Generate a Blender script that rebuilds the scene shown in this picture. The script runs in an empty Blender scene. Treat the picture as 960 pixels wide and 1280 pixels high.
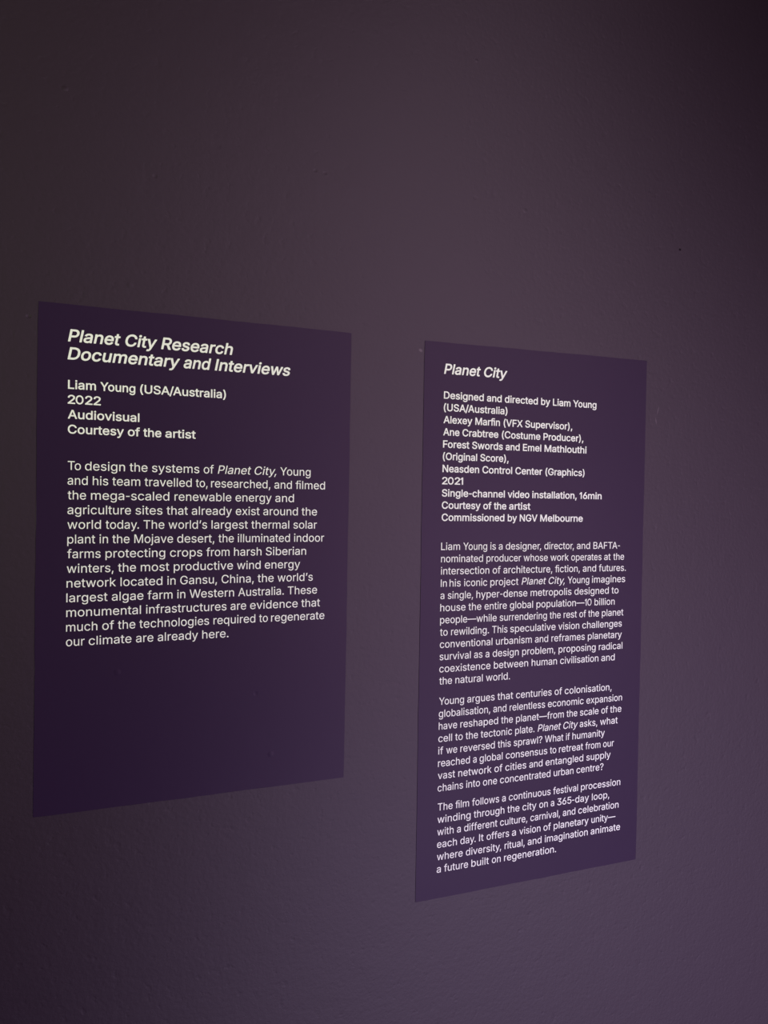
import bpy, math
from mathutils import Matrix, Vector
from mathutils.geometry import tessellate_polygon

C = bpy.context.scene.collection
sc = bpy.context.scene
EYE = 1.55            # camera height above the floor, metres

# ---------------------------------------------------------------- camera
cam_data = bpy.data.cameras.new('camera')
cam_data.sensor_fit = 'VERTICAL'
cam_data.sensor_height = 36.0
cam_data.lens = 36.0 * 950.0 / 1280.0
cam_data.clip_start = 0.02
cam = bpy.data.objects.new('camera', cam_data)
C.objects.link(cam)
Rv = Vector((0.9301592, -0.36679941, 0.01618799))
Uv = Vector((-0.00827522, 0.02313482, 0.9996981))
Fv = Vector((0.36706318, 0.93001235, -0.01848372))
cam.matrix_world = Matrix(((Rv.x, Uv.x, -Fv.x, 0.0),
                           (Rv.y, Uv.y, -Fv.y, -0.88461),
                           (Rv.z, Uv.z, -Fv.z, EYE),
                           (0, 0, 0, 1)))
sc.camera = cam

# ---------------------------------------------------------------- world, exposure
world = bpy.data.worlds.new('dim_gallery')
sc.world = world
world.use_nodes = True
bg = world.node_tree.nodes['Background']
bg.inputs['Color'].default_value = (0.9, 0.8, 1.0, 1)
bg.inputs['Strength'].default_value = 0.0005
sc.view_settings.view_transform = 'Standard'
sc.view_settings.look = 'None'
sc.view_settings.exposure = 0.0
sc.view_settings.gamma = 1.0
sc.view_settings.use_curve_mapping = False

# ---------------------------------------------------------------- lights
POWER = math.pi

def aim(o, target):
    d = Vector(target) - o.location
    o.rotation_euler = d.to_track_quat('-Z', 'Y').to_euler()

def area(name, loc, target, sx, sy, power, col):
    l = bpy.data.lights.new(name, 'AREA')
    l.shape = 'RECTANGLE'
    l.size = sx
    l.size_y = sy
    l.energy = power
    l.color = col
    o = bpy.data.objects.new(name, l)
    o.location = loc
    aim(o, target)
    C.objects.link(o)
    return o

# unseen fill added at the left to brighten the lettering
area('left_fill', (-3.029, -1.695, EYE -0.502), (-3.903, 0, EYE +4.527), 0.6, 0.6, POWER * 178.526, (0.816, 1.000, 0.516))
# broad dim fill, added to shape the wall's brightness around the panels
area('front_fill', (0.890, -1.653, EYE +0.671), (-7.084, 0, EYE -5.420), 2.0, 1.2, POWER * 6.973, (1.000, 0.805, 0.936))
# added low violet fill, standing in for the glow of an unseen projection
area('violet_fill', (1.579, -2.248, EYE -1.352), (3.178, 0, EYE -3.171), 2.8, 1.4, POWER * 44.110, (0.788, 0.722, 1.000))
# another invented fill further right, put in to lift the wall's right side
area('right_fill', (1.855, -2.644, EYE -0.382), (1.621, 0, EYE -2.629), 1.6, 1.2, POWER * 18.800, (0.953, 0.735, 1.000))

GLYPHS = {
 0: {
  44: [188,[38,-121,36,-119,66,71,70,73,138,72,86,-119]],
  45: [280,[45,186,45,246,236,245,235,186]],
  46: [188,[85,-5,68,3,55,17,49,33,49,53,57,69,72,82,90,88,107,87,122,80,136,66,142,48,141,31,133,13,120,1,102,-5]],
  48: [413,[186,-7,150,3,118,23,89,53,69,83,50,128,38,178,33,223,33,286,38,331,50,381,70,426,89,456,117,484,149,505,179,514,216,517,254,509,289,491,318,463,342,428,359,391,372,343,380,286,380,223,373,166,362,126,343,81,319,46,289,18,257,1,226,-7],[191,56,214,55,241,61,264,74,285,93,303,121,316,153,324,186,329,228,329,278,325,316,316,356,303,388,285,416,264,435,239,449,214,454,186,452,164,444,144,431,124,409,107,381,97,353,88,316,84,278,84,231,88,193,94,163,107,128,124,99,144,78,167,63]],
  49: [235,[125,-1,123,425,30,338,29,395,123,498,125,510,185,510,188,508,188,0]],
  51: [400,[191,-7,159,-1,131,9,109,21,86,38,69,57,56,78,46,106,42,131,44,133,109,133,119,101,136,79,161,63,196,53,231,52,264,58,291,71,311,91,320,106,325,121,327,156,319,186,311,201,301,213,279,230,249,241,219,245,159,246,155,248,156,301,286,448,281,451,70,451,68,453,68,508,71,510,371,510,374,508,374,460,227,293,274,288,301,280,337,261,363,236,383,203,392,171,394,136,387,96,376,73,361,51,339,29,316,15,291,4,259,-5,226,-8]],
  53: [400,[197,-7,170,-2,145,7,120,21,100,38,82,58,70,80,61,106,58,131,122,132,128,111,135,96,147,80,162,68,180,59,200,53,222,51,245,54,265,60,283,71,297,83,310,101,320,121,325,143,326,168,324,188,315,216,296,243,274,261,247,272,217,275,182,271,153,261,127,244,70,251,66,253,94,508,97,510,365,510,368,508,368,453,366,451,152,450,136,306,137,304,155,316,177,326,215,334,257,333,300,320,334,298,362,266,382,226,391,186,391,143,385,108,369,73,344,41,310,14,277,0,240,-8]],
  54: [420,[204,-7,171,0,141,14,114,34,91,61,75,91,65,126,62,163,66,201,82,248,107,296,251,509,321,510,323,508,322,506,183,303,204,311,221,315,269,313,309,300,344,276,358,261,371,241,385,203,390,158,385,113,376,86,360,58,344,38,319,18,294,5,264,-5,236,-8],[214,51,234,50,254,53,271,60,286,70,301,84,312,101,320,118,325,138,326,163,323,183,317,203,308,221,294,238,279,250,264,257,244,263,221,264,201,261,184,255,166,245,151,231,139,213,131,193,128,176,127,151,130,128,136,108,146,91,159,76,176,63,194,55]],
  63: [358,[152,-5,136,3,123,18,117,33,118,53,125,68,140,81,157,87,175,87,190,80,204,66,210,48,210,31,202,13,188,1,172,-5],[132,150,131,161,133,198,137,221,143,238,152,254,164,268,223,311,248,338,255,353,259,373,260,393,255,413,245,431,227,446,207,456,182,460,165,459,147,455,132,449,120,439,110,428,101,413,92,377,27,377,27,396,32,418,40,441,57,466,77,485,102,501,130,511,162,516,195,516,227,511,254,501,275,488,295,469,310,447,319,426,325,398,325,373,321,343,310,316,290,288,270,270,227,240,209,221,198,193,194,151]],
  65: [480,[16,-2,16,3,199,508,201,510,276,510,464,0,394,-1,343,140,136,141,86,0],[157,202,161,200,319,200,321,202,275,332,239,450,198,320]],
  66: [456,[60,-2,60,510,263,509,300,503,335,489,365,466,385,437,397,402,399,360,392,328,375,301,350,280,317,265,348,255,373,241,393,220,409,192,418,160,419,128,414,98,402,68,388,47,365,28,338,13,303,3,258,-1],[126,60,265,59,295,64,318,73,340,92,352,118,353,150,343,180,332,195,318,209,300,219,280,226,253,229,128,229],[127,288,250,287,275,293,298,303,320,325,332,353,334,385,329,402,323,414,312,428,300,437,283,444,268,448,240,450,127,450]],
  67: [510,[240,-7,193,3,150,23,113,53,87,83,63,126,46,178,40,223,40,286,49,343,63,383,88,426,120,463,158,490,194,506,240,516,290,516,325,510,355,500,385,485,413,464,434,441,452,413,466,381,474,348,408,347,394,383,375,411,348,433,315,447,283,454,248,453,215,446,185,432,158,409,136,381,119,346,110,313,105,266,107,218,116,173,130,138,142,118,158,100,192,73,233,58,278,55,300,58,323,64,345,75,363,87,378,101,390,119,399,136,408,162,474,161,465,123,448,88,424,56,395,31,363,12,325,-1,283,-8]],
  70: [410,[60,-2,60,510,370,509,371,452,368,450,127,450,127,280,345,280,348,278,348,223,345,220,128,220,126,0]],
  71: [520,[243,-7,193,3,158,18,119,46,86,83,62,128,46,178,40,223,40,286,49,343,63,383,88,428,119,463,158,491,193,506,240,516,288,516,320,511,355,500,385,484,410,465,434,441,454,411,468,378,476,348,408,347,390,385,369,413,343,434,310,448,280,454,246,453,215,446,185,432,158,410,136,381,119,346,110,313,105,266,107,216,116,173,132,136,150,108,173,86,200,69,233,58,268,54,303,58,335,68,363,85,383,106,399,133,409,161,413,197,283,198,283,257,478,257,479,253,478,176,470,131,457,98,433,63,405,36,368,13,328,-2,290,-7]],
  73: [182,[58,-2,56,508,58,510,123,510,126,508,126,0]],
  76: [393,[60,-2,59,508,60,510,125,510,126,60,360,59,363,58,363,0]],
  77: [628,[60,-2,60,510,153,510,281,182,315,79,349,182,475,509,568,510,569,0,503,0,505,413,503,420,457,290,343,0,288,-2,284,0,167,295,123,422,123,0]],
  80: [445,[60,-2,60,510,258,509,298,503,333,489,360,470,379,450,395,422,405,392,410,358,408,320,401,288,388,259,373,238,353,219,325,202,300,192,248,184,128,184,126,0],[126,245,255,245,288,253,313,269,325,283,334,300,340,320,343,340,342,365,338,385,330,404,320,418,295,438,263,448,233,451,127,450]],
  83: [447,[193,-9,162,-4,133,5,106,19,83,36,63,59,50,81,40,111,38,138,103,138,106,136,110,116,118,97,131,82,145,71,163,62,188,54,211,51,238,51,263,55,286,62,306,72,322,86,334,101,342,121,344,144,341,161,334,174,326,183,298,202,261,216,148,250,118,264,93,281,73,301,59,326,52,354,51,389,58,419,70,444,91,468,116,488,146,503,181,513,218,517,256,515,286,510,316,499,340,486,362,469,379,449,393,424,401,394,401,377,338,376,336,379,331,399,322,416,311,429,296,440,276,449,258,454,233,457,208,456,183,452,163,444,146,434,133,421,123,406,118,389,117,369,121,352,136,331,163,313,201,298,308,266,336,254,363,236,386,213,402,186,409,159,409,121,402,91,388,64,368,39,341,18,313,5,278,-5,236,-10]],
  84: [449,[192,-1,191,448,189,450,32,450,30,508,32,510,417,510,418,508,417,450,259,450,258,0]],
  87: [686,[154,-1,16,510,81,510,84,508,168,185,194,72,220,188,306,510,379,510,381,508,469,173,491,76,494,77,521,197,601,508,604,510,669,510,671,508,531,-1,454,0,364,330,344,421,341,420,323,338,232,0]],
  89: [472,[204,-2,202,3,202,208,15,508,16,510,92,510,201,332,236,266,276,340,379,508,381,510,455,510,456,508,270,208,270,0]],
  97: [389,[138,-9,108,-2,83,9,63,24,45,45,34,71,29,99,30,129,38,154,48,170,61,184,78,195,100,205,153,218,245,230,265,236,270,241,274,251,273,269,269,286,260,304,245,317,225,326,200,329,168,327,140,316,118,299,100,273,40,291,52,316,69,339,93,359,120,373,153,382,188,386,220,384,250,378,283,364,305,346,323,321,334,291,338,251,338,0,276,-1,275,44,273,49,250,21,218,1,183,-9],[147,49,178,47,208,52,230,62,251,79,265,99,272,121,273,186,240,176,145,160,122,151,105,139,98,128,94,114,94,96,98,81,105,70,115,61,130,54]],
  98: [424,[208,-8,180,-1,157,12,140,26,118,57,115,57,113,-1,52,-1,53,510,115,509,116,322,118,321,148,358,180,378,198,383,220,386,265,382,305,367,323,355,340,340,365,304,382,264,391,212,390,154,378,102,358,59,342,39,328,25,293,3,273,-4,250,-8],[205,49,228,49,253,53,270,61,287,74,302,92,312,112,321,137,326,167,326,197,324,227,317,254,306,279,293,297,275,313,258,322,233,328,208,328,188,324,168,315,153,303,139,287,128,267,120,242,115,214,114,182,117,149,124,122,134,99,148,79,165,64,183,55]],
  99: [396,[184,-8,149,-1,117,15,87,39,65,67,47,102,38,134,33,177,35,222,43,262,55,292,75,324,100,349,126,367,159,380,197,386,229,385,274,374,294,364,314,351,332,335,344,318,356,297,363,277,302,261,292,284,275,304,254,318,229,326,209,328,187,327,167,321,152,313,133,297,119,277,108,252,101,224,98,194,99,164,105,132,115,107,129,84,152,63,179,51,207,48,239,52,269,67,289,88,304,119,362,104,364,102,355,77,340,52,322,32,299,15,274,2,247,-6,217,-9]],
  100: [424,[174,-8,134,2,98,24,72,52,50,92,37,134,33,189,36,237,49,283,68,319,97,351,112,362,134,374,169,384,214,385,249,376,279,356,307,322,309,322,310,509,372,510,373,507,373,-1,312,-1,311,54,309,57,280,22,249,0,217,-8],[189,49,212,48,237,53,257,62,272,74,286,92,296,112,305,137,309,164,310,197,307,229,300,257,290,279,275,299,259,313,242,322,217,328,192,328,172,324,154,316,137,303,123,287,112,267,104,242,99,212,98,182,101,152,107,124,118,99,133,79,149,64,167,55]],
  101: [404,[187,-8,152,-1,122,12,94,32,69,59,50,94,38,132,33,174,34,212,40,252,53,289,73,322,93,344,122,365,154,379,187,385,224,385,259,378,289,365,317,345,339,320,356,289,366,257,371,222,373,169,99,168,101,139,112,107,126,84,147,66,172,54,199,48,234,49,265,59,287,77,307,107,364,93,366,89,357,67,344,47,324,27,302,12,277,1,249,-7,219,-10],[98,224,102,222,304,222,307,224,303,249,296,269,286,287,274,302,259,314,242,323,224,327,204,329,184,327,164,321,147,312,132,299,119,284,108,264,102,247]],
  102: [254,[81,-2,79,3,79,325,6,326,5,380,79,382,79,440,85,467,99,492,121,513,146,525,174,531,206,531,236,525,244,520,228,467,199,472,171,469,156,460,146,443,143,422,144,381,229,380,230,328,226,326,143,325,143,0]],
  103: [425,[179,-151,139,-143,99,-125,68,-98,54,-79,50,-68,102,-39,132,-73,149,-84,169,-92,194,-95,224,-95,249,-90,269,-82,292,-64,306,-38,310,-13,310,64,307,66,287,39,269,24,247,12,222,5,187,3,152,9,122,20,97,36,74,58,58,82,46,107,38,137,33,179,34,214,38,247,46,277,63,312,85,339,112,362,144,378,169,384,197,386,222,384,244,379,262,369,279,357,309,320,312,322,312,380,372,381,374,377,374,-8,372,-38,366,-63,356,-83,342,-103,324,-119,299,-134,274,-143,242,-150,209,-152],[186,62,212,61,232,63,252,70,269,81,284,97,295,114,303,134,309,162,311,192,309,224,303,252,292,277,279,296,262,312,242,322,219,327,197,328,177,325,157,317,142,307,125,289,115,272,106,249,100,222,98,192,100,162,106,134,115,112,129,92,146,77,167,67]],
  104: [410,[53,-2,51,508,53,510,113,510,115,508,115,330,118,325,138,353,165,372,195,382,235,386,270,380,300,367,323,349,343,320,354,285,358,250,359,0,295,0,295,235,291,268,280,292,263,312,240,323,210,328,180,324,153,310,133,290,120,262,115,228,115,0]],
  105: [167,[51,0,51,380,114,381,115,0],[74,442,59,449,45,462,40,478,41,495,50,510,64,521,79,525,96,524,111,516,122,505,127,490,126,472,119,458,106,447,91,442]],
  106: [167,[-10,-144,-11,-88,-10,-85,18,-84,33,-77,44,-63,51,-40,51,380,113,381,115,377,115,-30,111,-68,106,-85,96,-103,83,-118,70,-128,38,-141],[75,442,60,448,47,460,40,475,40,492,47,507,60,519,78,525,95,524,110,517,121,505,127,490,126,472,118,457,106,447,90,442]],
  107: [381,[53,-2,51,508,53,510,113,510,115,508,115,218,118,213,122,215,283,380,361,380,204,218,374,0,293,-1,155,174,153,174,115,138,115,0]],
  108: [167,[53,-2,51,508,53,510,113,510,115,508,115,0]],
  109: [610,[53,-2,53,381,113,381,115,321,132,348,155,368,185,383,215,388,250,384,278,371,302,345,318,315,333,340,356,362,385,378,418,386,450,387,485,379,513,364,535,340,550,310,558,272,558,-1,494,0,494,252,492,278,483,300,468,314,443,326,418,329,390,325,368,314,350,295,339,270,337,248,337,0,273,0,273,260,271,278,262,298,246,315,225,325,200,329,173,325,148,312,130,292,119,268,115,238,115,0]],
  110: [410,[53,-2,52,380,113,380,115,321,128,340,147,360,170,374,195,382,228,386,258,383,283,376,307,362,325,346,339,328,350,302,356,275,359,240,359,0,295,0,295,235,291,268,280,292,263,312,240,323,210,328,180,324,153,310,133,290,120,262,115,228,115,0]],
  111: [415,[184,-8,149,-1,117,15,87,39,65,67,47,102,38,134,33,177,35,222,43,262,55,292,75,324,100,349,126,367,159,380,197,386,229,385,267,377,299,361,327,339,351,309,368,274,377,242,382,199,381,154,375,122,361,84,340,52,316,27,289,9,257,-3,219,-9],[189,49,214,48,237,51,257,59,274,71,289,87,301,107,310,132,316,159,318,194,315,224,308,252,297,277,282,297,264,313,244,323,222,328,199,328,174,324,157,316,141,304,125,287,115,269,105,244,100,217,98,187,100,157,107,127,117,102,129,84,147,67,167,55]],
  112: [424,[53,-144,51,380,113,381,115,321,150,360,170,374,190,381,215,385,248,385,275,380,298,371,328,351,353,325,372,292,384,255,391,212,391,165,384,122,371,82,348,45,321,20,285,0,248,-9,205,-8,173,2,143,24,118,57,115,52,115,-143],[201,50,228,49,248,52,268,60,283,70,298,87,310,107,319,130,325,160,327,190,324,225,317,255,307,277,293,297,275,313,258,322,235,327,213,328,190,324,172,317,155,305,141,290,130,270,121,247,116,220,114,190,116,157,122,130,131,105,145,83,161,67,178,57]],
  113: [424,[312,-144,309,-143,309,56,307,56,290,32,277,19,244,-2,227,-7,204,-9,159,-6,140,0,119,10,102,21,84,37,58,75,43,112,34,155,33,200,38,245,50,285,67,317,90,345,119,367,149,379,169,384,197,386,222,384,244,378,262,369,278,357,309,321,311,325,312,380,373,380,373,-143],[186,50,207,48,229,51,248,57,267,70,282,86,293,105,303,130,308,157,310,190,308,222,302,250,293,275,280,295,262,311,242,322,219,327,197,328,174,324,157,317,139,305,124,288,113,267,105,247,100,220,98,190,100,157,106,130,115,105,129,83,145,67,167,55]],
  114: [259,[53,-2,52,380,113,380,113,330,115,324,133,353,147,365,163,375,198,385,243,385,245,322,243,321,200,324,170,318,144,302,124,278,118,260,115,242,115,0]],
  115: [365,[156,-8,111,2,91,12,73,24,58,40,47,57,34,94,93,108,109,77,129,59,161,48,198,48,232,57,256,74,266,94,266,107,264,119,253,135,236,146,128,174,103,185,81,199,63,217,52,237,46,264,47,292,55,317,67,337,86,355,108,369,136,379,163,385,196,386,223,383,261,371,289,352,312,322,325,289,268,276,253,302,233,321,208,329,171,330,141,321,121,305,111,287,110,274,113,262,123,246,143,234,251,205,276,195,297,182,316,163,327,142,332,114,331,87,324,64,312,44,296,27,273,11,246,0,218,-7,191,-10]],
  116: [227,[146,-4,116,4,96,16,78,36,67,61,63,93,63,323,61,326,6,326,5,328,6,381,61,381,63,383,63,471,66,473,124,473,127,471,129,381,201,381,205,378,204,326,131,326,127,323,127,98,130,76,139,61,151,54,171,51,201,55,214,3,211,0,191,-4]],
  117: [410,[160,-5,123,5,93,25,71,52,58,85,51,130,51,380,115,380,115,145,119,112,129,87,148,67,170,56,200,52,230,56,258,69,277,90,290,117,295,152,295,380,358,381,359,0,298,-1,295,59,272,27,243,7,205,-5]],
  118: [389,[162,-1,16,380,86,380,172,140,195,63,218,143,304,380,372,380,228,0]],
  119: [567,[138,-1,21,380,88,380,143,185,170,73,196,182,251,380,318,380,398,77,426,192,479,380,546,380,430,-1,367,0,317,173,285,297,283,298,257,200,200,0]],
  120: [379,[21,-2,21,3,153,195,27,380,101,381,161,288,191,236,221,290,281,380,353,380,227,192,358,3,358,-1,286,-1,188,152,159,100,93,0]],
  121: [389,[70,-145,50,-141,46,-138,60,-86,100,-88,112,-85,125,-77,142,-53,160,0,16,380,86,380,171,142,195,65,218,142,304,380,372,380,206,-58,192,-86,170,-116,142,-136,107,-146]],
  8212: [699,[0,186,0,246,698,246,701,243,701,188,698,186]],
  8217: [177,[52,317,50,318,80,508,84,510,152,510,100,318]],
  0: [386,[81,-2,79,3,79,325,6,326,5,380,79,382,80,443,87,472,105,500,134,520,156,528,181,531,334,531,334,473,231,472,226,467,209,472,189,472,171,469,159,462,151,452,145,438,143,382,146,381,334,380,334,0,270,0,270,325,144,326,143,0],[202,330,226,330,226,377,204,377,201,375],[192,478,194,475,226,476,240,520,216,526,192,528]],
 },
 1: {
  40: [273,[172,-109,165,-103,157,-88,127,-28,108,19,94,67,84,114,78,162,76,207,78,264,90,339,107,409,131,477,155,529,165,547,172,552,237,553,247,547,249,537,211,447,184,357,169,269,165,197,171,134,185,69,205,9,248,-91,249,-98,245,-106,237,-109]],
  41: [273,[32,-108,25,-101,25,-91,69,12,96,99,106,157,108,217,102,289,86,369,62,447,25,534,24,542,28,549,35,552,97,553,108,547,137,489,158,434,176,374,188,314,195,264,198,207,195,159,186,97,169,32,140,-41,108,-103,97,-109]],
  44: [188,[33,-132,26,-127,24,-117,56,78,61,83,68,85,143,83,148,78,150,68,97,-124,93,-130,85,-133]],
  45: [280,[40,175,34,180,31,188,32,245,34,253,40,257,235,258,242,256,248,249,248,185,245,179,240,175]],
  47: [249,[9,-89,3,-84,1,-74,165,536,169,543,177,546,239,545,247,539,248,529,84,-81,79,-87,72,-90]],
  48: [413,[192,-20,154,-11,118,8,85,38,60,76,40,121,29,163,22,221,21,286,28,343,39,386,59,431,80,463,109,494,144,516,177,526,216,529,257,521,288,506,321,478,349,441,369,398,384,346,392,286,392,223,387,176,374,123,354,76,328,38,296,9,266,-8,229,-19],[190,68,214,67,237,72,257,83,276,102,292,126,305,158,314,196,317,228,317,268,313,313,305,351,294,378,279,403,260,423,237,437,212,442,189,440,169,433,149,419,133,401,118,376,108,351,100,313,96,278,96,231,100,196,106,166,118,133,131,111,148,91,166,77]],
  49: [235,[120,-13,114,-8,112,0,112,395,110,398,39,330,30,326,21,330,17,338,17,398,21,405,111,502,112,512,118,520,125,522,188,522,196,518,200,508,199,-2,195,-10,188,-13]],
  50: [400,[59,-13,53,-8,50,0,50,48,53,55,273,292,299,332,304,350,307,370,305,388,301,402,292,418,281,428,266,437,251,443,214,446,182,438,159,419,145,395,140,358,134,350,126,348,61,349,53,358,52,372,57,408,67,435,84,463,107,488,131,505,161,519,196,527,234,529,271,524,304,513,326,500,348,482,367,460,381,438,389,415,394,388,394,360,389,330,373,290,340,242,293,188,183,73,186,70,394,69,400,65,403,58,402,-5,396,-11,389,-14]],
  54: [420,[206,-19,169,-12,136,3,106,25,82,53,64,86,53,123,50,163,55,203,71,253,97,303,243,518,251,522,326,522,335,513,334,502,214,328,216,326,264,326,299,317,336,298,363,273,386,238,397,203,402,158,398,116,388,83,375,58,354,31,331,12,301,-5,274,-15,239,-20],[211,63,246,64,261,69,276,77,289,88,300,103,312,136,313,176,308,193,301,209,291,223,278,236,264,244,246,250,211,251,194,246,178,238,164,226,154,214,146,198,140,181,138,158,140,138,144,121,153,103,164,88,179,76,194,68]],
  65: [480,[11,-13,4,-5,4,5,190,515,194,520,201,522,281,521,289,512,476,5,475,-5,471,-11,464,-13,394,-13,386,-10,334,129,146,129,144,128,94,-10,86,-13],[174,213,304,213,239,408]],
  67: [510,[245,-19,200,-12,153,8,113,36,78,75,52,121,38,163,28,221,28,286,38,346,52,388,78,433,111,471,144,496,190,517,240,528,290,528,330,521,365,509,398,491,423,471,448,443,467,411,481,373,486,351,485,343,480,337,473,335,403,336,396,343,382,381,365,403,340,423,310,436,280,442,250,441,225,436,198,425,171,406,150,381,133,348,122,311,117,266,119,218,127,178,141,143,166,108,198,84,235,70,275,67,298,69,320,76,338,84,355,96,368,108,380,125,389,143,396,166,403,173,475,174,484,168,486,158,476,118,459,83,433,48,405,23,373,3,330,-13,290,-19]],
  68: [502,[55,-13,49,-8,47,0,48,515,53,520,60,522,255,521,313,510,345,497,370,483,402,457,433,420,456,372,470,318,475,255,470,192,456,138,433,90,408,58,380,34,345,13,308,-2,278,-9,235,-13],[138,73,140,71,238,71,268,76,288,82,313,93,338,112,354,132,367,155,379,190,385,232,385,278,379,320,367,355,349,385,326,408,298,424,273,432,243,437,139,438]],
  69: [419,[55,-13,49,-8,47,0,48,515,53,520,60,522,373,522,380,520,386,510,386,452,384,445,378,439,139,438,139,300,360,298,365,295,369,288,369,230,365,219,355,215,139,215,138,73,140,71,380,70,386,65,389,58,389,0,386,-8,375,-14]],
  70: [410,[55,-13,49,-8,47,0,48,515,53,520,60,522,368,522,376,520,383,510,382,450,379,443,373,439,139,438,139,292,350,291,356,288,360,280,360,220,355,211,348,208,139,208,137,-5,133,-11,125,-13]],
  71: [520,[248,-19,200,-12,153,8,113,36,78,75,52,121,37,163,28,221,28,286,37,346,52,388,77,433,110,471,143,496,188,517,238,528,283,528,323,523,360,511,393,493,422,471,448,442,468,411,482,373,488,351,487,343,483,338,475,335,403,336,396,343,378,383,360,405,334,426,303,438,275,442,243,441,218,434,190,421,166,401,145,373,130,341,120,301,117,253,120,208,130,168,145,136,162,113,185,92,213,77,243,68,278,67,313,72,343,86,365,103,378,119,390,141,397,163,400,184,398,186,283,186,275,188,269,198,269,256,273,265,280,269,483,268,488,265,491,258,491,186,484,138,472,103,450,65,420,33,383,7,340,-11,295,-19]],
  76: [393,[55,-13,49,-8,47,0,47,510,50,518,58,522,128,522,135,517,138,508,138,73,140,71,365,70,372,65,375,58,374,-2,370,-10,363,-13]],
  77: [628,[55,-13,49,-8,47,0,47,508,50,518,60,522,150,522,158,521,163,516,291,190,315,119,339,190,465,516,470,521,478,522,568,522,578,518,581,508,581,0,578,-9,568,-14,503,-13,495,-10,491,-2,490,345,353,-8,343,-13,288,-14,280,-12,274,-5,156,290,135,348,135,-2,131,-10,123,-13]],
  78: [523,[55,-13,49,-8,47,0,47,508,50,518,60,522,138,522,146,518,385,139,386,512,390,519,398,522,463,522,471,520,475,515,477,508,477,0,475,-8,470,-12,463,-14,388,-14,378,-10,191,283,138,372,138,-2,134,-10,128,-13]],
  79: [533,[245,-19,200,-12,153,8,113,36,78,76,51,123,35,176,27,236,28,288,38,346,53,388,78,433,113,472,153,501,190,517,240,528,293,528,333,520,380,501,420,473,456,433,482,386,499,333,505,286,505,221,496,163,481,121,455,75,423,38,390,13,345,-8,295,-19],[244,68,275,67,308,72,335,83,360,101,378,121,396,151,409,186,415,218,416,266,413,303,404,341,388,373,368,401,343,421,315,434,283,441,250,441,220,435,198,425,173,407,152,383,137,358,127,331,119,291,117,253,120,208,130,168,142,141,162,113,185,92,213,77]],
  80: [445,[55,-13,49,-8,47,0,48,515,53,520,60,522,248,522,300,515,340,498,368,479,388,457,406,428,417,395,422,358,420,320,413,285,398,252,382,230,363,211,338,195,310,183,283,176,258,173,140,172,138,170,137,-5,133,-11,125,-13],[138,258,253,257,283,264,304,278,315,290,322,302,328,320,331,340,330,360,327,380,320,397,311,410,290,427,260,436,233,439,138,438]],
  83: [447,[201,-22,161,-16,131,-7,98,10,71,31,52,54,36,84,27,119,25,136,27,144,31,148,38,150,108,150,117,141,122,119,128,104,138,92,151,81,168,73,191,66,236,63,261,67,281,73,298,82,313,94,324,109,330,124,332,144,329,159,316,176,291,192,258,204,143,239,111,254,86,272,63,295,48,321,40,351,39,389,45,419,59,449,81,475,106,496,133,511,168,522,206,528,248,528,286,522,313,514,346,497,371,477,392,451,405,426,413,396,414,379,412,371,408,367,401,364,333,365,326,371,320,394,314,406,304,419,293,427,276,436,258,442,213,445,191,441,173,436,156,426,144,416,135,404,130,389,129,371,132,356,146,338,171,322,203,310,281,289,316,276,346,262,373,244,397,219,413,191,421,159,421,121,413,86,398,57,380,34,353,12,321,-5,288,-16,248,-21]],
  85: [517,[235,-21,210,-18,178,-9,148,3,122,19,104,34,84,57,68,82,56,109,49,139,47,172,48,514,53,520,60,522,125,522,133,519,137,514,138,179,142,147,156,114,168,99,183,87,200,77,218,70,260,65,295,69,328,82,352,102,370,129,376,149,379,172,379,512,383,518,390,522,463,521,468,517,471,509,471,172,467,132,457,99,443,72,421,42,398,21,370,4,340,-9,308,-18,273,-21]],
  86: [480,[199,-13,190,-2,4,502,4,515,9,520,16,522,86,522,96,515,209,200,241,101,275,205,383,515,387,520,394,522,469,521,475,515,476,505,290,-5,286,-10,279,-13]],
  88: [474,[13,-13,6,-5,7,8,184,260,18,501,16,510,19,518,31,522,106,522,113,519,203,388,238,331,275,390,366,520,373,522,446,522,456,518,460,510,458,502,292,262,467,8,469,0,466,-9,456,-14,381,-13,373,-10,276,130,238,189,101,-10,91,-14]],
  89: [472,[199,-13,192,-8,190,0,190,205,4,502,4,515,9,520,16,522,91,522,101,518,208,345,236,294,269,352,371,518,381,522,461,521,468,512,467,502,282,205,281,-5,276,-11,269,-13]],
  97: [389,[140,-21,108,-15,80,-3,55,15,37,36,24,61,18,91,18,126,25,154,34,171,49,189,65,202,90,214,138,227,240,241,258,246,261,249,262,256,258,283,250,297,238,308,220,315,200,317,170,315,145,305,128,292,110,265,103,261,35,279,30,284,28,294,42,324,59,346,83,366,110,381,143,392,180,398,213,397,248,391,283,378,310,358,331,331,345,299,350,251,350,-4,345,-10,338,-13,273,-13,268,-10,264,-4,263,16,240,-1,210,-15,178,-21],[167,59,193,61,213,66,230,76,244,89,254,104,260,121,262,139,260,168,150,149,128,141,113,130,107,119,105,104,107,91,113,80,123,71,135,65]],
  98: [424,[210,-21,188,-17,166,-8,145,5,128,22,126,19,125,-3,120,-11,115,-13,50,-13,43,-9,39,-3,39,509,42,517,48,521,115,522,122,519,126,514,128,356,143,370,160,382,193,394,240,398,285,389,320,372,350,347,376,309,393,269,403,214,402,152,390,99,369,54,342,22,323,6,303,-6,260,-19,238,-21],[202,62,220,60,243,63,260,69,275,79,289,94,300,114,309,139,313,162,315,189,313,219,307,244,298,269,286,287,270,302,253,311,233,316,213,316,193,313,178,307,163,296,150,282,140,264,133,244,128,219,126,189,128,159,132,137,140,114,152,94,165,79,183,68]],
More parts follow.
